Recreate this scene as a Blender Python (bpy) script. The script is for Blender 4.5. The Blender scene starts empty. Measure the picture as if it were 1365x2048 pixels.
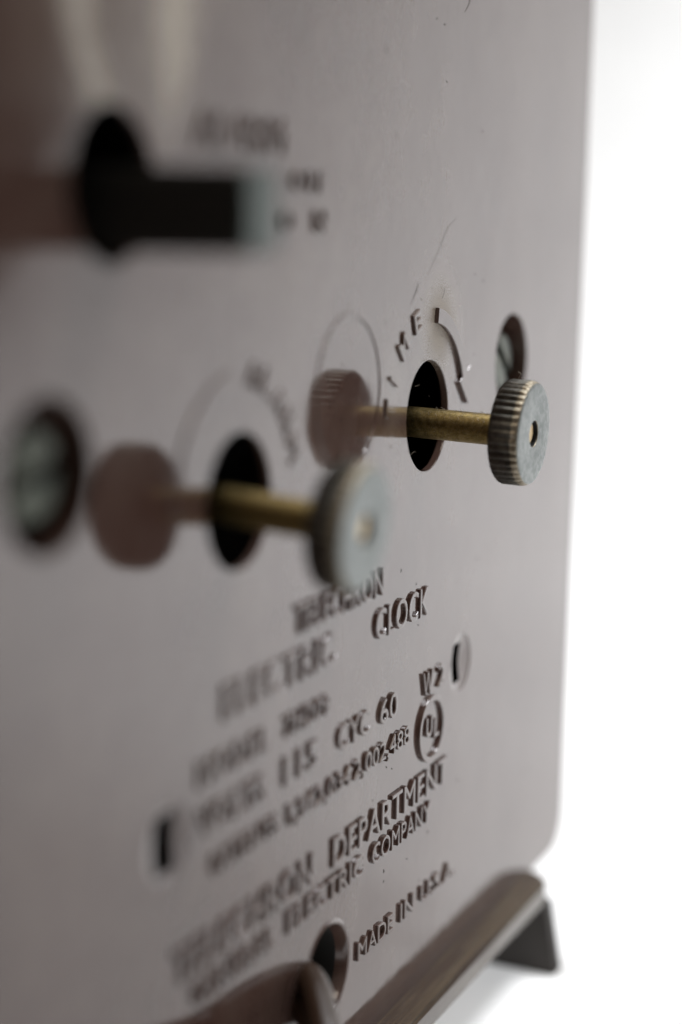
import bpy, bmesh, math, random
from mathutils import Vector, Matrix
random.seed(7)
MM = 0.001
scene = bpy.context.scene
col = scene.collection
ZT = 77.3                     # height of the time-knob hole above the table, mm

def P(x, y, z):               # clock coordinates in mm (origin: centre of the time hole on the back's surface) -> metres
    return Vector((x * MM, y * MM, (z + ZT) * MM))

# ------------------------------------------------------------------ camera
cam_d = bpy.data.cameras.new('camera')
cam = bpy.data.objects.new('camera', cam_d)
col.objects.link(cam)
cam_d.sensor_fit = 'VERTICAL'
cam_d.sensor_height = 36.0
cam_d.sensor_width = 24.0
cam_d.lens = 3550 / 2048 * 36.0
cam_d.clip_start = 0.005
cam_d.clip_end = 50
rx = Vector((0.41448833, -0.90990024, 0.01676236))
dn = Vector((-0.14402679, -0.08377344, -0.98602145))
fw = Vector((0.89858539, 0.40628016, -0.16577312))
M = Matrix((rx, -dn, -fw)).transposed().to_4x4()
M.translation = P(-175.574, -69.470, 21.154)
cam.matrix_world = M
cam_d.dof.use_dof = True
cam_d.dof.focus_distance = 0.1892
cam_d.dof.aperture_fstop = cam_d.lens / 7.6
cam_d.dof.aperture_blades = 0
scene.camera = cam

# ------------------------------------------------------------------ light
world = bpy.data.worlds.new('World')
scene.world = world
world.use_nodes = True
bg = world.node_tree.nodes['Background']
bg.inputs[0].default_value = (0.20, 0.175, 0.155, 1)
bg.inputs[1].default_value = 0.50

def area(name, loc, target, sx, sy, power, color):
    d = bpy.data.lights.new(name, 'AREA')
    d.shape = 'RECTANGLE'; d.size = sx; d.size_y = sy; d.energy = power; d.color = color
    o = bpy.data.objects.new(name, d); col.objects.link(o)
    o.location = loc
    o.rotation_euler = (Vector(target) - Vector(loc)).to_track_quat('-Z', 'Y').to_euler()
    return o
area('window_light', (0.56, -0.42, 0.62), (0.0, 0.0, 0.07), 0.3, 0.3, 0.6, (1.0, 0.96, 0.90))
area('room_light', (-0.30, -0.10, 0.85), (0.0, -0.03, 0.09), 0.35, 0.25, 1.2, (1.0, 0.88, 0.74))
area('backdrop_light', (0.0, 0.42, 0.26), (0.22, 0.02, 0.0), 0.2, 0.2, 2.4, (0.95, 0.975, 1.0))  # added lamp hidden behind the clock, lifts shade under the shelf and backdrop
area('overhead_light', (0.27, -0.21, 0.78), (0.35, -0.21, 0.0), 0.25, 0.35, 3.1, (0.95, 0.97, 1.0)).data.spread = math.radians(100)
scene.view_settings.view_transform = 'Standard'
scene.view_settings.look = 'None'
scene.view_settings.exposure = 0
scene.view_settings.gamma = 1
scene.cycles.max_bounces = 8
scene.cycles.use_denoising = True

# ------------------------------------------------------------------ materials
class N:
    def __init__(s, name):
        s.m = bpy.data.materials.new(name); s.m.use_nodes = True
        s.t = s.m.node_tree; s.b = s.t.nodes['Principled BSDF']
    def n(s, typ, **kw):
        x = s.t.nodes.new(typ)
        for k, v in kw.items(): setattr(x, k, v)
        return x
    def l(s, a, b): s.t.links.new(a, b)
    def val(s, sock, v):
        if hasattr(v, 'is_linked') or hasattr(v, 'links'): s.l(v, sock)
        else: sock.default_value = v
    def math(s, op, a, b=None, clamp=False):
        x = s.n('ShaderNodeMath', operation=op, use_clamp=clamp)
        s.val(x.inputs[0], a)
        if b is not None: s.val(x.inputs[1], b)
        return x.outputs[0]
    def coords(s, scale=1000.0):
        tc = s.n('ShaderNodeTexCoord'); mp = s.n('ShaderNodeMapping')
        s.l(tc.outputs['Object'], mp.inputs[0]); mp.inputs['Scale'].default_value = (scale,) * 3
        return mp.outputs[0]
    def noise(s, vec, scale, detail=3, rough=0.5, dim='3D'):
        x = s.n('ShaderNodeTexNoise', noise_dimensions=dim)
        s.l(vec, x.inputs['Vector']); x.inputs['Scale'].default_value = scale
        x.inputs['Detail'].default_value = detail; x.inputs['Roughness'].default_value = rough
        return x.outputs['Fac']
    def ramp(s, v, lo, hi, a=0.0, b=1.0):
        x = s.n('ShaderNodeMapRange', interpolation_type='SMOOTHSTEP')
        s.l(v, x.inputs[0])
        for i, q in enumerate((lo, hi, a, b)): x.inputs[i + 1].default_value = q
        return x.outputs[0]
    def mix(s, f, a, b):
        x = s.n('ShaderNodeMix', data_type='RGBA')
        s.val(x.inputs[0], f); s.val(x.inputs[6], a); s.val(x.inputs[7], b)
        return x.outputs[2]
    def fmix(s, f, a, b):
        x = s.n('ShaderNodeMix', data_type='FLOAT')
        s.val(x.inputs[0], f); s.val(x.inputs[2], a); s.val(x.inputs[3], b)
        return x.outputs[0]
    def bump(s, h, strength, dist):
        x = s.n('ShaderNodeBump'); s.l(h, x.inputs['Height'])
        x.inputs['Strength'].default_value = strength; x.inputs['Distance'].default_value = dist
        s.l(x.outputs[0], s.b.inputs['Normal'])
    def set(s, **kw):
        for k, v in kw.items(): s.val(s.b.inputs[k.replace('_', ' ')], v)

BROWN = (0.068, 0.035, 0.028, 1)
DUST_GLARE = (0.46, 0.405, 0.335, 1)  # dust tone, shared with the painted glare streaks

def plastic(name, dusty):
    w = N(name); v = w.coords()
    big = w.noise(v, 0.045, 4, 0.55)
    fine = w.noise(v, 2.2, 4, 0.6)
    patch = w.ramp(w.noise(v, 0.22, 5, 0.65), 0.35, 0.75)
    base = w.mix(w.ramp(big, 0.3, 0.7), BROWN, (0.080, 0.044, 0.036, 1))
    film = w.math('ADD', w.math('MULTIPLY', w.ramp(big, 0.35, 0.75), 0.07), w.math('MULTIPLY', patch, 0.06))
    if dusty:
        sep = w.n('ShaderNodeSeparateXYZ'); w.l(v, sep.inputs[0])
        X, Z = sep.outputs[0], sep.outputs[2]
        def blob(cx, cz, sx, sz):
            a = w.math('POWER', w.math('DIVIDE', w.math('SUBTRACT', X, cx), sx), 2.0)
            b = w.math('POWER', w.math('DIVIDE', w.math('SUBTRACT', Z, cz + ZT), sz), 2.0)
            return w.math('EXPONENT', w.math('MULTIPLY', w.math('ADD', a, b), -1.0))
        grain = w.ramp(w.noise(v, 6.0, 2, 0.7), 0.36, 0.66)
        d1 = w.math('MULTIPLY', blob(3.0, 9.4, 4.2, 4.2), w.math('ADD', w.math('MULTIPLY', grain, 0.8), 0.45), True)
        d1b = w.math('MULTIPLY', blob(-9.5, 3.5, 2.6, 5.5), w.math('ADD', w.math('MULTIPLY', grain, 0.22), 0.06))
        # reflected glare painted in the dust colour, fanning from near the plunger hole
        dx = w.math('SUBTRACT', X, -56.8); dz = w.math('SUBTRACT', Z, ZT + 12.0)
        ang = w.math('ADD', w.math('ARCTAN2', dx, dz), w.math('MULTIPLY', w.math('SUBTRACT', w.noise(v, 0.16, 3, 0.55), 0.5), 0.32))
        comb = w.n('ShaderNodeCombineXYZ'); w.l(ang, comb.inputs[0])
        w.l(w.math('MULTIPLY', Z, 0.003), comb.inputs[1])
        def band(a0, sd):
            q = w.math('POWER', w.math('DIVIDE', w.math('SUBTRACT', ang, a0), sd), 2.0)
            return w.math('EXPONENT', w.math('MULTIPLY', q, -1.0))
        s1 = w.math('ADD', w.math('ADD', band(-0.42, 0.075), w.math('MULTIPLY', band(0.12, 0.13), 1.2)), w.math('MULTIPLY', band(-0.15, 0.42), 0.30))
        s2 = w.ramp(w.noise(comb.outputs[0], 75.0, 3, 0.6, '2D'), 0.28, 0.72, 0.35, 1.0)
        d2 = w.math('MULTIPLY', w.math('MULTIPLY', s1, s2), w.math('MULTIPLY', w.ramp(Z, ZT + 24.0, ZT + 33.0), 1.0))
        d2c = w.math('MULTIPLY', blob(-65.3, 29.2, 2.6, 1.1), w.math('MULTIPLY', grain, 0.8))
        # dust specks and pits
        vo = w.n('ShaderNodeTexVoronoi', feature='F1'); w.l(v, vo.inputs['Vector']); vo.inputs['Scale'].default_value = 1.5
        sc_ = w.n('ShaderNodeSeparateColor'); w.l(vo.outputs['Color'], sc_.inputs[0])
        rad = w.math('MULTIPLY', w.math('POWER', sc_.outputs[0], 5.0), 0.10)
        speck = w.math('LESS_THAN', vo.outputs['Distance'], rad)
        bright = w.math('MULTIPLY', speck, w.math('GREATER_THAN', sc_.outputs[1], 0.6))
        dark = w.math('MULTIPLY', speck, w.math('LESS_THAN', sc_.outputs[1], 0.6))
        D = w.math('ADD', w.math('ADD', d1, d1b), w.math('ADD', d2, d2c))
        D = w.math('ADD', D, film, True)
        D2 = w.math('ADD', D, w.math('MULTIPLY', bright, 0.5), True)
        colr = w.mix(D2, base, DUST_GLARE)
        rough = w.math('ADD', w.math('ADD', w.fmix(D, 0.045, 0.42), w.math('MULTIPLY', d1, 0.35)), w.math('MULTIPLY', patch, 0.05))
        w.set(Base_Color=colr, Roughness=w.math('ADD', rough, w.math('MULTIPLY', dark, 0.5), True),
              Specular_IOR_Level=w.math('SUBTRACT', 0.5, w.math('ADD', w.math('MULTIPLY', dark, 0.4), w.math('MULTIPLY', d1, 0.3)), True))
    else:
        w.set(Base_Color=w.mix(film, base, DUST_GLARE), Roughness=w.math('ADD', 0.12, w.math('MULTIPLY', fine, 0.06)))
    w.set(IOR=1.70, Specular_Tint=(1.0, 0.975, 0.982, 1))
    w.bump(w.math('ADD', w.math('MULTIPLY', fine, 0.02), w.math('MULTIPLY', big, 1.0)), 0.35, 0.00035)
    return w.m
PLATE = plastic('brown bakelite', True)
CASE = plastic('brown bakelite plain', False)

def metal(name, a, b, rough, scale, metallic=1.0, dust=0.0):
    w = N(name); v = w.coords()
    n1 = w.ramp(w.noise(v, scale, 5, 0.65), 0.35, 0.68)
    n2 = w.noise(v, scale * 5, 3, 0.6)
    c = w.mix(n1, a, b)
    if dust: c = w.mix(w.math('MULTIPLY', w.ramp(n2, 0.5, 0.75), dust), c, DUST_GLARE)
    w.set(Base_Color=c, Roughness=w.math('ADD', rough, w.math('MULTIPLY', w.math('SUBTRACT', n2, 0.5), 0.35), True),
          Metallic=w.math('SUBTRACT', metallic, w.math('MULTIPLY', n1, 0.15), True))
    w.bump(n2, 0.25, 0.00012)
    return w.m
NICKEL = metal('dull nickel', (0.135, 0.15, 0.147, 1), (0.235, 0.25, 0.242, 1), 0.42, 1.3, 0.85)
KNURL = metal('tarnished nickel', (0.085, 0.083, 0.075, 1), (0.15, 0.142, 0.12, 1), 0.36, 1.0, 0.9, 0.12)
RIM = metal('worn brass rim', (0.20, 0.17, 0.12, 1), (0.38, 0.335, 0.26, 1), 0.42, 2.6, 0.85, 0.25)
BRASS = metal('old brass', (0.16, 0.115, 0.036, 1), (0.29, 0.21, 0.075, 1), 0.42, 2.2, 1.0, 0.55)
TIP = metal('bright brass', (0.80, 0.62, 0.36, 1), (0.88, 0.70, 0.44, 1), 0.45, 1.6, 0.7)
SCREW = metal('zinc screw', (0.065, 0.076, 0.067, 1), (0.15, 0.155, 0.125, 1), 0.4, 0.8, 0.95)

def plain(name, c, rough, bumpy=0.0, scale=1.5):
    w = N(name); v = w.coords()
    n = w.noise(v, scale, 4, 0.6)
    d = tuple(q * 1.25 for q in c[:3]) + (1,)
    w.set(Base_Color=w.mix(n, c, d), Roughness=w.math('ADD', rough, w.math('MULTIPLY', n, 0.08)))
    if bumpy: w.bump(n, bumpy, 0.0002)
    return w.m
BLACK = plain('black plunger plastic', (0.008, 0.0085, 0.008, 1), 0.42)
ENDGREY = plain('worn grey plunger end', (0.115, 0.14, 0.132, 1), 0.5)  # light reflected by the plunger's end, painted as a paler grey
RUBBER = plain('black rubber', (0.032, 0.028, 0.025, 1), 0.7, 0.3)
CORD = plain('brown cord vinyl', (0.034, 0.018, 0.010, 1), 0.34, 0.15)
def shelf_mat():
    w = N('dusty brown shelf'); v = w.coords()  # olive streaks paint reflected tones into the brown
    mp = w.n('ShaderNodeMapping'); w.l(v, mp.inputs[0]); mp.inputs['Scale'].default_value = (0.05, 0.9, 0.9)
    n = w.ramp(w.noise(mp.outputs[0], 1.0, 4, 0.6), 0.35, 0.65)
    g = w.noise(v, 3.0, 4, 0.6)
    w.set(Base_Color=w.mix(w.math('MULTIPLY', n, 0.5), (0.046, 0.027, 0.018, 1), (0.13, 0.10, 0.058, 1)),
          Roughness=w.math('ADD', 0.13, w.math('MULTIPLY', g, 0.12)), IOR=1.52)
    w.bump(g, 0.15, 0.0002)
    return w.m
SHELF = shelf_mat()
DARK = plain('dark mechanism', (0.010, 0.010, 0.009, 1), 0.8)  # shade inside holes and bores put into a near-black colour
PAPER = plain('white paper sweep', (0.80, 0.80, 0.795, 1), 0.9, 0.0, 0.01)
FIBRE = plain('lint', (0.46, 0.41, 0.34, 1), 0.9)
HAIR = plain('dark lint', (0.05, 0.04, 0.035, 1), 0.8)

# ------------------------------------------------------------------ helpers
def link(name, me, mat, parent=None, label=None):
    me.name = name
    o = bpy.data.objects.new(name, me); col.objects.link(o)
    for m in (mat if isinstance(mat, (list, tuple)) else [mat]): me.materials.append(m)
    if parent: o.parent = parent
    if label: o['label'] = label
    return o

def smooth(me, deg=35):
    for p in me.polygons: p.use_smooth = True
    me.set_sharp_from_angle(angle=math.radians(deg))

def curve_mesh(cu):
    ob = bpy.data.objects.new('tmp', cu); col.objects.link(ob)
    dg = bpy.context.evaluated_depsgraph_get(); dg.update()
    me = bpy.data.meshes.new_from_object(ob.evaluated_get(dg))
    bpy.data.objects.remove(ob); bpy.data.curves.remove(cu)
    me.materials.clear()
    return me

def flat(splines, y0, y1, bevel=0.0, res=2):
    """filled outline(s) in plate mm, from depth y0 (front) to y1 (back)"""
    cu = bpy.data.curves.new('c', 'CURVE'); cu.dimensions = '2D'; cu.fill_mode = 'BOTH'
    for pts in splines:
        sp = cu.splines.new('POLY'); sp.points.add(len(pts) - 1); sp.use_cyclic_u = True
        for p, q in zip(sp.points, pts): p.co = (q[0], q[1], 0, 1)
    h = (y1 - y0) / 2
    cu.extrude = h - bevel; cu.bevel_depth = bevel; cu.bevel_resolution = res
    me = curve_mesh(cu)
    for v in me.vertices:
        u, w, d = v.co; v.co = P(u, (y0 + y1) / 2 - d, w)
    for p in me.polygons: p.use_smooth = False
    return me

def circle(cx, cz, r, n=72):
    return [(cx + r * math.cos(2 * math.pi * i / n), cz + r * math.sin(2 * math.pi * i / n)) for i in range(n)]

def rrect(x0, x1, z0, z1, r, n=10):
    pts = []
    for cx, cz, a0 in ((x1 - r, z1 - r, 0), (x0 + r, z1 - r, 90), (x0 + r, z0 + r, 180), (x1 - r, z0 + r, 270)):
        for i in range(n + 1):
            a = math.radians(a0 + 90 * i / n); pts.append((cx + r * math.cos(a), cz + r * math.sin(a)))
    return pts

def lathe(profile, c, n=64, axis=Vector((0, -1, 0)), radial=None, mats=None):
    """profile [(distance along axis, radius)] mm; c = plate point the axis starts from"""
    axis = axis.normalized()
    u = axis.cross(Vector((1, 0, 0))).normalized(); w = axis.cross(u)
    bm = bmesh.new(); rings = []
    for k, (d, r) in enumerate(profile):
        if r <= 1e-6: rings.append([bm.verts.new(P(*c) + axis * d * MM)]); continue
        ring = []
        for i in range(n):
            a = 2 * math.pi * i / n
            rr = r if radial is None else radial(k, r, i)
            ring.append(bm.verts.new(P(*c) + (axis * d + (u * math.cos(a) + w * math.sin(a)) * rr) * MM))
        rings.append(ring)
    for k in range(len(rings) - 1):
        A, B = rings[k], rings[k + 1]
        for i in range(n):
            j = (i + 1) % n
            if len(A) == 1 and len(B) == 1: continue
            if len(A) == 1: f = bm.faces.new((A[0], B[i], B[j]))
            elif len(B) == 1: f = bm.faces.new((A[i], B[0], A[j]))
            else: f = bm.faces.new((A[i], B[i], B[j], A[j]))
            if mats: f.material_index = mats[k]
    bmesh.ops.recalc_face_normals(bm, faces=bm.faces)
    me = bpy.data.meshes.new('m'); bm.to_mesh(me); bm.free(); smooth(me)
    return me

def tube(pts, r, n=14, taper=False):
    bm = bmesh.new(); rings = []
    P_ = [P(*p) for p in pts]; prev = None
    for i, p in enumerate(P_):
        t = (P_[min(i + 1, len(P_) - 1)] - P_[max(i - 1, 0)]).normalized()
        if prev is None:
            u = t.cross(Vector((0, 0, 1)));  u = u.normalized() if u.length > 1e-4 else Vector((1, 0, 0))
        else: u = (prev - t * prev.dot(t)).normalized()
        prev = u; w = t.cross(u)
        rr = (r(i / (len(P_) - 1)) if callable(r) else r) * MM
        rings.append([bm.verts.new(p + (u * math.cos(2 * math.pi * k / n) + w * math.sin(2 * math.pi * k / n)) * rr) for k in range(n)])
    for a, b in zip(rings, rings[1:]):
        for k in range(n): bm.faces.new((a[k], a[(k + 1) % n], b[(k + 1) % n], b[k]))
    bm.faces.new(rings[0][::-1]); bm.faces.new(rings[-1])
    bmesh.ops.recalc_face_normals(bm, faces=bm.faces)
    me = bpy.data.meshes.new('m'); bm.to_mesh(me); bm.free(); smooth(me, 50)
    return me

def spline3(ctrl, n=12):
    out = []
    c = [Vector(q) for q in ctrl]; c = [c[0] * 2 - c[1]] + c + [c[-1] * 2 - c[-2]]
    for i in range(1, len(c) - 2):
        for k in range(n):
            t = k / n
            out.append(0.5 * ((2 * c[i]) + (c[i + 1] - c[i - 1]) * t + (2 * c[i - 1] - 5 * c[i] + 4 * c[i + 1] - c[i + 2]) * t * t
                              + (3 * c[i] - c[i - 1] - 3 * c[i + 1] + c[i + 2]) * t ** 3))
    out.append(c[-2])
    return [tuple(v) for v in out]

def join(name, meshes):
    bm = bmesh.new()
    for me in meshes: bm.from_mesh(me); bpy.data.meshes.remove(me)
    me = bpy.data.meshes.new(name); bm.to_mesh(me); bm.free()
    return me

RAISE = 0.33
def glyphs(text, weight=-0.018):
    """raised text, unit-free, as a mesh in local u,v,w with w = height; cap height normalised to 1"""
    cu = bpy.data.curves.new('t', 'FONT'); cu.body = text; cu.size = 1.0
    cu.offset = weight; cu.resolution_u = 4
    cu.extrude = 0.07; cu.bevel_depth = 0.034; cu.bevel_resolution = 2
    cu.space_character = 1.06
    me = curve_mesh(cu)
    for p in me.polygons: p.use_smooth = False
    return me

def place_text(me, x0, x1, zb, zt, height=RAISE):
    us = [v.co.x for v in me.vertices]; vs = [v.co.y for v in me.vertices]; ws = [v.co.z for v in me.vertices]
    a, b, c, d, e, f = min(us), max(us), min(vs), max(vs), min(ws), max(ws)
    for v in me.vertices:
        u = (v.co.x - a) / (b - a); q = (v.co.y - c) / (d - c); h = (v.co.z - e) / (f - e)
        v.co = P(x0 + u * (x1 - x0), 0.25 - h * (height + 0.25), zb + q * (zt - zb))
    return me

# ------------------------------------------------------------------ the white sweep the clock stands on
def sweep():
    prof = [(-0.105, 0.0), (0.40, 0.0)]
    for i in range(1, 17):
        a = math.pi / 2 * i / 16; prof.append((0.40 + 0.30 * math.sin(a), 0.30 - 0.30 * math.cos(a)))
    prof.append((0.70, 1.5))
    bm = bmesh.new()
    ys = [-0.468 + 0.25 * i for i in range(7)]
    rows = [[bm.verts.new((x, y, z)) for y in ys] for x, z in prof]
    for a, b in zip(rows, rows[1:]):
        for k in range(len(ys) - 1): bm.faces.new((a[k], b[k], b[k + 1], a[k + 1]))
    bmesh.ops.recalc_face_normals(bm, faces=bm.faces)
    me = bpy.data.meshes.new('m'); bm.to_mesh(me); bm.free(); smooth(me, 60)
    o = link('backdrop', me, PAPER); o['kind'] = 'structure'
    o['label'] = 'plain white paper sweep under and behind the clock'
sweep()

# ------------------------------------------------------------------ the clock
clock = bpy.data.objects.new('electric_clock', None); col.objects.link(clock)
clock.empty_display_size = 0.02
clock['label'] = 'old brown plastic electric clock seen along its back, brass knobs and raised lettering'
clock['category'] = 'clock'

HT, HA = (0.15, 0.0), (-43.0, -3.2)          # time hole, alarm hole
PL = (-63.1, 23.0)                           # plunger hole
SCR = [(27.0, 4.0), (-71.9, 2.6)]
SLOT = [(12.2, -29.8), (-55.1, -29.8)]
CH = (-23.4, -53.7)
outline = rrect(-98.3, 55.3, -65.3, 82.0, 4.6)
holes = [circle(*HT, 6.05), circle(*HA, 6.05), circle(*PL, 5.9), circle(*CH, 5.1)]
holes += [circle(x, z, 5.8) for x, z in SCR] + [circle(x, z, 3.45, 48) for x, z in SLOT]
me = flat([outline] + holes, 0.0, 0.82, 0.12)
plate = link('back_plate', me, PLATE, clock)

# hollow case behind the back plate
def box_shell(x0, x1, y0, y1, z0, z1, t):
    bm = bmesh.new()
    def ring(x0, x1, z0, z1, y): return [bm.verts.new(P(x, y, z)) for x, z in ((x0, z0), (x1, z0), (x1, z1), (x0, z1))]
    a = ring(x0, x1, z0, z1, y0); b = ring(x0, x1, z0, z1, y1)
    c = ring(x0 + t, x1 - t, z0 + t, z1 - t, y0); d = ring(x0 + t, x1 - t, z0 + t, z1 - t, y1 - t)
    for i in range(4):
        j = (i + 1) % 4
        bm.faces.new((a[i], a[j], b[j], b[i])); bm.faces.new((c[i], d[i], d[j], c[j])); bm.faces.new((a[i], c[i], c[j], a[j]))
    bm.faces.new(b); bm.faces.new(d)
    for v in b + d: v.co.z += max(0, (P(0, 0, 0).z - v.co.z)) * 0.75          # underside given an added slope so rear lamp light gets beneath
    bmesh.ops.recalc_face_normals(bm, faces=bm.faces)
    e = [e for e in bm.edges if len(e.link_faces) == 2 and e.calc_face_angle(0) > 0.5 and all(v in a + b for v in e.verts)]
    bmesh.ops.bevel(bm, geom=e, offset=2.0 * MM, segments=4, affect='EDGES')
    me = bpy.data.meshes.new('m'); bm.to_mesh(me); bm.free(); smooth(me)
    return me
link('clock_case', box_shell(-97.4, 54.2, 0.85, 46, -65.6, 81.0, 2.4), CASE, clock)
# unseen movement block, coloured near black to put shade in the holes
def block(x0, x1, y0, y1, z0, z1, bev=0.4, seg=3):
    bm = bmesh.new()
    bmesh.ops.create_cube(bm, size=1)
    for v in bm.verts:
        v.co = P(x0 + (v.co.x + .5) * (x1 - x0), y0 + (v.co.y + .5) * (y1 - y0), z0 + (v.co.z + .5) * (z1 - z0))
    if bev: bmesh.ops.bevel(bm, geom=list(bm.edges), offset=bev * MM, segments=seg, affect='EDGES')
    me = bpy.data.meshes.new('m'); bm.to_mesh(me); bm.free(); smooth(me)
    return me
link('movement_housing', block(-80, 40, 14, 40, -36, 60, 1.5), DARK, clock)

# shelf along the bottom of the back, rounded at its ends, on two foot bars
def ledge():
    W_, X0, X1, r = 3.55, -84.2, 41.2, 4.6
    front = [(X0, 2.9), (X1, 2.9), (X1, 0.2)]
    for i in range(1, 13):
        a = math.pi / 2 * i / 12; front.append((X1 - r + r * math.cos(a), -(W_ - 3.75) - 3.75 * math.sin(a)))
    for i in range(13):
        a = math.pi / 2 * i / 12; front.append((X0 + r - r * math.sin(a), -(W_ - 3.75) - 3.75 * math.cos(a)))
    bm = bmesh.new()
    A = [bm.verts.new(P(x, y, -64.8)) for x, y in front]; B = [bm.verts.new(P(x, y, -67.75)) for x, y in front]
    n = len(front)
    bm.faces.new(A); bm.faces.new(B)
    for i in range(n): bm.faces.new((A[i], A[(i + 1) % n], B[(i + 1) % n], B[i]))
    bmesh.ops.recalc_face_normals(bm, faces=bm.faces)
    rim = [e for e in bm.edges if len(e.link_faces) == 2 and e.calc_face_angle(0) > 1.0 and abs(e.verts[0].co.z - e.verts[1].co.z) < 1e-6]
    bmesh.ops.bevel(bm, geom=rim, offset=0.4 * MM, segments=4, affect='EDGES')
    me = bpy.data.meshes.new('m'); bm.to_mesh(me); bm.free()
    for p in me.polygons: p.use_smooth = abs(p.normal.z) < 0.999 and p.area < 2e-5
    return me
link('base_shelf', ledge(), SHELF, clock, 'narrow brown shelf along the bottom of the back')

def foot(x0, x1):
    bm = bmesh.new()
    sec = [(-3.6, -67.72), (6.0, -67.72), (44.0, -ZT + 4), (46.0, -ZT), (-5.4, -ZT)]
    A = [bm.verts.new(P(x0, y, z)) for y, z in sec]; B = [bm.verts.new(P(x1, y, z)) for y, z in sec]
    for i in range(5): bm.faces.new((A[i], A[(i + 1) % 5], B[(i + 1) % 5], B[i]))
    bm.faces.new(A); bm.faces.new(B)
    bmesh.ops.recalc_face_normals(bm, faces=bm.faces)
    bmesh.ops.bevel(bm, geom=list(bm.edges), offset=0.25 * MM, segments=2, affect='EDGES')
    me = bpy.data.meshes.new('m'); bm.to_mesh(me); bm.free(); smooth(me)
    return me
link('foot', foot(37.0, 40.2), RUBBER, clock)
link('foot', foot(-83.2, -80.0), RUBBER, clock)

# knobs ---------------------------------------------------------------
TEETH = 40
def knob(hole, z_off, droop, spin, label):
    ax = Vector((0, -1, -math.tan(math.radians(droop)))).normalized()
    c = (hole[0], 0.0, hole[1] + z_off)
    R = 5.55
    prof = [(8.55, 0.0), (8.55, 4.6), (8.62, 5.05), (8.85, 5.36), (9.15, R), (11.15, R), (11.45, 5.47), (11.72, 5.36), (11.86, 5.27), (11.92, 5.16),
            (11.94, 4.9), (11.94, 1.5), (11.92, 1.42), (11.85, 1.38), (11.0, 1.36), (11.0, 0.0)]
    mats = [1, 1, 1, 1, 1, 2, 2, 2, 0, 0, 0, 0, 2, 3, 3]
    amp = {3: .4, 4: 1.0, 5: 1.0, 6: .75, 7: .3}
    per = 8
    wob = [random.uniform(.75, 1.1) for _ in range(TEETH)]
    def radial(k, r, i):
        a = amp.get(k, 0.0)
        if not a: return r
        t = (i + spin) % per / per
        s = 0.5 - 0.5 * math.cos(2 * math.pi * t)
        return r - 0.30 * a * (1 - s ** 0.7) * wob[(i + spin) // per % TEETH]
    me = lathe(prof, c, TEETH * per, ax, radial, mats)
    head = link('control_knob', me, [NICKEL, KNURL, RIM, DARK], clock, label)  # pin bore takes the near-black painted shade
    sh = lathe([(-16, 0.0), (-16, 1.64), (8.0, 1.64), (8.7, 1.62), (8.7, 0)], c, 48, ax)
    link('shaft', sh, BRASS, head)
    pin = lathe([(10.9, 0.0), (10.9, 1.12), (11.42, 1.12), (11.50, 1.04), (11.52, 0.0)], (c[0], c[1], c[2] + 0.05), 40, ax)
    link('pin', pin, TIP, head)
    return head
knob(HT, -0.80, 1.7, 0, 'sharp knurled time setting knob on a brass shaft')
knob(HA, -0.50, 4.2, 3, 'blurred knurled alarm knob on a brass shaft')

# plunger --------------------------------------------------------------
pl = block(PL[0] - 2.5, PL[0] + 2.5, -12.0, 14.0, PL[1] - 4.75, PL[1] + 1.25, 0.45, 3)
lever = link('alarm_plunger', pl, [BLACK], clock, 'dark flat alarm lever standing out of the top hole')
link('end_face', block(PL[0] - 2.3, PL[0] + 2.3, -12.35, -12.01, PL[1] - 4.55, PL[1] + 1.05, 0.15, 2), ENDGREY, lever)

# screws in round recesses ----------------------------------------------
def screw(c, ang, label):
    wall = lathe([(-0.3, 5.72), (-3.6, 5.66), (-3.6, 0.0)], (c[0], 0, c[1]), 56)
    rec = link('screw_recess', wall, CASE, clock, label)
    bm = bmesh.new(); R = 3.95; n = 96; rings = []
    rs = [0.0] + [R * i / 30 for i in range(1, 31)]
    ca, sa = math.cos(ang), math.sin(ang)
    top = []
    for r in rs:
        row = []
        for i in range(n if r else 1):
            a = 2 * math.pi * i / n; x, z = r * math.cos(a), r * math.sin(a)
            s = abs(-sa * x + ca * z)
            h = -0.95 - 0.25 * (r / R) ** 2 - 0.9 * max(0, r / R - 0.78) / 0.22
            if s < 0.62: h -= 1.1
            row.append(bm.verts.new(P(c[0] + x, -h, c[1] + z)))
        top.append(row)
    top.append([bm.verts.new(P(c[0] + R * math.cos(2 * math.pi * i / n), 3.3, c[1] + R * math.sin(2 * math.pi * i / n))) for i in range(n)])
    for k in range(len(top) - 1):
        A, B = top[k], top[k + 1]
        for i in range(n):
            j = (i + 1) % n
            bm.faces.new((A[0], B[i], B[j]) if len(A) == 1 else (A[i], B[i], B[j], A[j]))
    bmesh.ops.recalc_face_normals(bm, faces=bm.faces)
    me = bpy.data.meshes.new('m'); bm.to_mesh(me); bm.free(); smooth(me, 40)
    link('screw', me, SCREW, rec)
screw(SCR[0], math.radians(-42), 'round recess with a screw behind the sharp knob')
screw(SCR[1], math.radians(12), 'round recess with a bright screw at the left')

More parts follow.
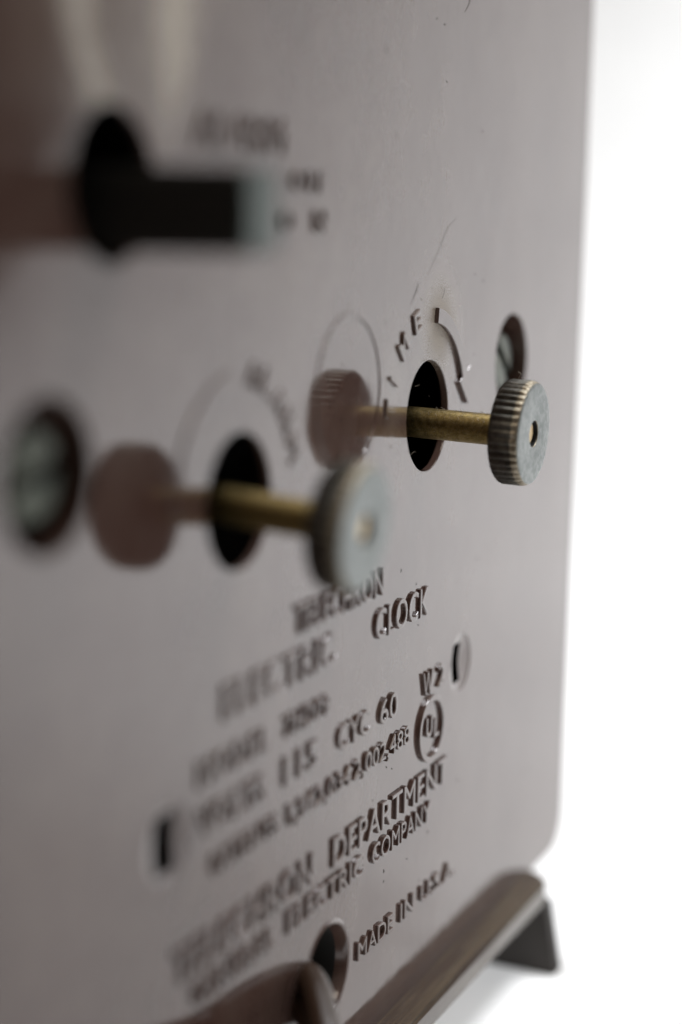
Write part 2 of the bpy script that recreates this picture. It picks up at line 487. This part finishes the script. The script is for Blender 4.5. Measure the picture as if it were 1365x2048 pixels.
# slotted dishes -----------------------------------------------------------
for (cx, cz), lb, dx, hw, hh in ((SLOT[0], 'round dish with an upright dark slot by the W 2', -0.55, 1.2, 2.3), (SLOT[1], 'blurred dark slot left of the rating lines', -0.3, 1.7, 2.5)):
    bm = bmesh.new(); n = 96; rings = []
    for k in range(43):
        r = 3.46 * (1 - k / 42); d = 0.06 + 0.55 * (1 - r / 3.46) ** 0.8
        rings.append([bm.verts.new(P(cx + r * math.cos(2 * math.pi * i / n), d, cz + r * math.sin(2 * math.pi * i / n))) for i in range(n if r > 1e-6 else 1)])
    for A, B in zip(rings, rings[1:]):
        for i in range(n):
            f = [A[i], A[(i + 1) % n]] + ([B[(i + 1) % n], B[i]] if len(B) > 1 else [B[0]])
            m = sum((v.co for v in f), Vector()) / len(f) / MM
            if abs(m.x - cx - dx) < hw and abs(m.z - ZT - cz) < hh: continue
            bm.faces.new(f)
    bmesh.ops.recalc_face_normals(bm, faces=bm.faces)
    me = bpy.data.meshes.new('m'); bm.to_mesh(me); bm.free(); smooth(me)
    link('slot_dish', me, CASE, clock, lb)

# cord and its bushing ------------------------------------------------------
bush = lathe([(0.03, 5.45), (0.14, 5.2), (0.05, 4.95), (-0.5, 4.7), (-1.2, 4.55), (-1.3, 4.5), (-7.0, 4.4)], (CH[0], 0, CH[1]), 64, Vector((0, -1, 0)), None, [0, 0, 0, 0, 1, 1])
link('cord_bushing', bush, [CASE, DARK], clock)  # deep part of the bushing wall carries painted shade
pa = [(-21.5, 14, -52.70), (-22.6, 5, -52.90), (-26.2, 1.6, -52.80), (-28.7, -0.6, -52.10), (-30.6, -2.2, -52.30), (-32.7, -3.7, -53.00), (-34.9, -5.2, -53.90), (-37.7, -7, -55.10), (-47.5, -10.5, -54.70), (-54.0, -14.0, -59.50), (-60.0, -18.0, -66.60), (-68.0, -26.0, -73.90), (-84.0, -45.0, -75.75), (-98, -95, -75.75)]
cA = link('power_cord', tube(spline3(pa), 1.5, 24), CORD, clock, 'brown two strand power cord coming out of the bottom hole')
pb = [(x - 0.3, y + 0.5, z - 2.75) for x, y, z in pa]
pb[-1] = (-101, -94, -75.75); pb[-2] = (-86.2, -43.0, -75.75); pb[-3] = (-70.4, -24.2, -74.4); pb[-4] = (-61.6, -16.4, -67.6)
link('cord_strand', tube(spline3(pb), 1.45, 24), CORD, cA)

# raised lettering ------------------------------------------------------------
WORDS = [
    ('TELECHRON', -32.0, -11.6, -17.3, -14.4),
    ('ELECTRIC', -45.9, -23.0, -21.9, -18.6), ('CLOCK', -13.4, 1.25, -21.9, -18.6),
    ('MODEL', -50.2, -37.1, -26.7, -24.3), ('7H209', -34.1, -24.3, -26.6, -24.4),
    ('VOLTS', -50.2, -37.9, -31.15, -28.5), ('115', -34.1, -26.8, -31.15, -28.4), ('CYC', -22.2, -14.5, -31.15, -28.5),
    ('60', -11.8, -7.1, -31.2, -28.4), ('W', 0.1, 3.0, -31.05, -28.4), ('2', 4.7, 6.5, -30.95, -28.4),
    ('PATENTS', -47.7, -35.2, -35.1, -33.2), ('1,962,034', -33.1, -19.0, -35.2, -33.2), ('2,002,488', -18.2, -3.5, -35.2, -33.1),
    ('TELECHRON', -54.2, -27.6, -42.8, -39.6), ('DEPARTMENT', -23.0, 8.2, -42.8, -39.8),
    ('GENERAL', -51.0, -35.8, -46.0, -43.8), ('ELECTRIC', -33.0, -15.4, -46.0, -43.7), ('COMPANY', -13.2, 3.2, -46.0, -43.7),
    ('MADE', -16.4, -7.1, -55.2, -53.2), ('IN', -5.0, -1.1, -55.2, -53.1), ('U.S.A.', 1.0, 11.8, -55.2, -53.2),
    ('ALARM', -51.4, -35.1, 26.1, 29.1), ('OFF', -33.9, -26.8, 23.0, 24.9), ('O', -35.9, -33.4, 19.5, 21.4), ('N', -29.2, -26.7, 19.5, 21.4),
]
for t, x0, x1, zb, zt in WORDS:
    me = glyphs(t)
    if ',' in t: zb -= 0.35
    place_text(me, x0, x1, zb, zt)
    link('lettering', me, PLATE, clock, 'raised lettering reading ' + t)

def arc_text(t, c, angles, r0, h, w, label):
    ms = []
    for ch, a in zip(t, angles):
        me = glyphs(ch, -0.01)
        us = [v.co.x for v in me.vertices]; vs = [v.co.y for v in me.vertices]; ws = [v.co.z for v in me.vertices]
        a0, b0, c0, d0, e0, f0 = min(us), max(us), min(vs), max(vs), min(ws), max(ws)
        ww = w * (0.2 if ch == 'I' else 1.15 if ch == 'M' else 1.0)
        A = math.radians(a)
        rad = Vector((math.cos(A), math.sin(A))); tan = Vector((math.sin(A), -math.cos(A)))
        for v in me.vertices:
            u = ((v.co.x - a0) / (b0 - a0) - .5) * ww; q = (v.co.y - c0) / (d0 - c0) * h; hh = (v.co.z - e0) / (f0 - e0)
            p = rad * (r0 + q) + tan * u
            v.co = P(c[0] + p.x, 0.25 - hh * (0.28 + 0.25), c[1] + p.y)
        ms.append(me)
    link('lettering', join('m', ms), PLATE, clock, label)
arc_text('TIME', HT, (171, 156, 134, 111), 9.8, 2.2, 1.9, 'curved raised word TIME beside the time hole')
arc_text('ALARM', HA, (78, 63, 48, 33, 18), 9.8, 2.2, 2.0, 'curved raised word ALARM beside the alarm hole')

def arrow(c, a0, a1, label, high=0.42):
    n = 28; s = 1 if a1 > a0 else -1
    at = lambda r, a: (c[0] + r * math.cos(math.radians(a)), c[1] + r * math.sin(math.radians(a)))
    pts = [at(11.45, a0 + (a1 - a0) * i / n) for i in range(n + 1)]
    pts += [at(12.5, a1 - s * 1.0), at(11.1, a1 + s * 17), at(9.15, a1 + s * 1.0)]
    pts += [at(10.0, a1 + (a0 - a1) * i / n) for i in range(n + 1)]
    link('arrow', flat([pts], -high, 0.2, 0.09, 1), CASE, clock, label)
arrow(HT, 82, 20, 'raised curved arrow right of the word TIME')
arrow(HA, 100, 163, 'faint raised curved arrow left of the word ALARM', 0.2)
link('moulded_ring', flat([circle(-20.4, 4.3, 7.65), circle(-20.4, 4.3, 7.2)], -0.11, 0.2, 0.06, 1), PLATE, clock)

# certification mark: U and L in a circle
ms = [flat([circle(3.05, -35.3, 3.75), circle(3.05, -35.3, 3.25)], -0.40, 0.2, 0.08, 1)]
ms.append(place_text(glyphs('U', 0.005), 1.35, 3.25, -36.1, -33.8))
ms.append(place_text(glyphs('L', 0.005), 3.75, 5.3, -36.6, -34.4))
link('certification_mark', join('m', ms), PLATE, clock, 'raised letters U and L inside a circle')

# lint on the plate and the time knob ---------------------------------------------
def fibre(pts, r): return tube(spline3(pts, 6), lambda t: r * (1 - 0.5 * abs(2 * t - 1)), 6)
dk = [fibre([(8.0, -.05, 42.6), (9.2, -.06, 43.6), (9.6, -.06, 44.5), (10.9, -.05, 45.6)], .03),
      fibre([(-0.9, -.05, 15.0), (2.2, -.07, 17.6), (4.3, -.06, 19.6), (5.6, -.07, 20.3), (7.2, -.05, 20.9)], .015),
      fibre([(-5.4, -.05, 12.0), (-4.0, -.05, 13.4), (-3.4, -.05, 14.2)], .026),
      fibre([(3.4, -.05, 12.3), (3.7, -.12, 12.9), (3.9, -.15, 13.6)], .022)]
for _ in range(34):
    x, z = random.uniform(-15, 18), random.uniform(-62, 48); a = random.uniform(0, 6.3); L = random.uniform(.12, .45)
    dk.append(fibre([(x, -.04, z), (x + L * .5 * math.cos(a), -.05, z + L * .5 * math.sin(a)), (x + L * math.cos(a + .5), -.04, z + L * math.sin(a + .5))], random.uniform(.02, .04)))
o = link('dark_lint', join('m', dk), HAIR, clock); o['kind'] = 'stuff'
lt = []
for _ in range(90):                                  # fluff along the top of the time shaft
    y = random.uniform(-8.2, -0.2); a = random.uniform(-1.1, 0.7)
    bx, bz = HT[0] + 1.63 * math.sin(a), HT[1] - 0.80 - 0.03 * -y + 1.63 * math.cos(a)
    L = random.uniform(.1, .38); b = random.uniform(-1, 1)
    lt.append(fibre([(bx, y, bz - .02), (bx + .1 * b, y + .5 * L * b, bz + L * .5), (bx - .1 * b, y + L * b, bz + L * .7)], random.uniform(.012, .024)))
for x, z, L in ((-0.8, 5.95, .8), (-3.9, 3.5, .9), (3.5, 4.9, .6), (-0.3, 6.0, .5), (1.5, 6.0, .4), (4.9, -3.2, .5), (-4.6, -3.7, .5)):
    lt.append(fibre([(x, -.02, z), (x * .96, -.3, z * .96 + .2), (x * .93, -.5, z * .95 + L * .4)], .016))
lt.append(fibre([(0.6, -9.9, 4.45), (0.4, -10.2, 5.0), (0.0, -10.0, 5.25)], .035))
for _ in range(60):
    x, z = random.gauss(2.5, 3.0), random.gauss(9.0, 2.6); a = random.uniform(0, 6.3); L = random.uniform(.06, .25)
    if (x - HT[0]) ** 2 + (z - HT[1]) ** 2 < 6.4 ** 2: continue
    lt.append(fibre([(x, -.03, z), (x + L * .5 * math.cos(a), -.05, z + L * .5 * math.sin(a)), (x + L * math.cos(a + .5), -.03, z + L * math.sin(a + .5))], random.uniform(.012, .028)))
o = link('pale_lint', join('m', lt), FIBRE, clock); o['kind'] = 'stuff'
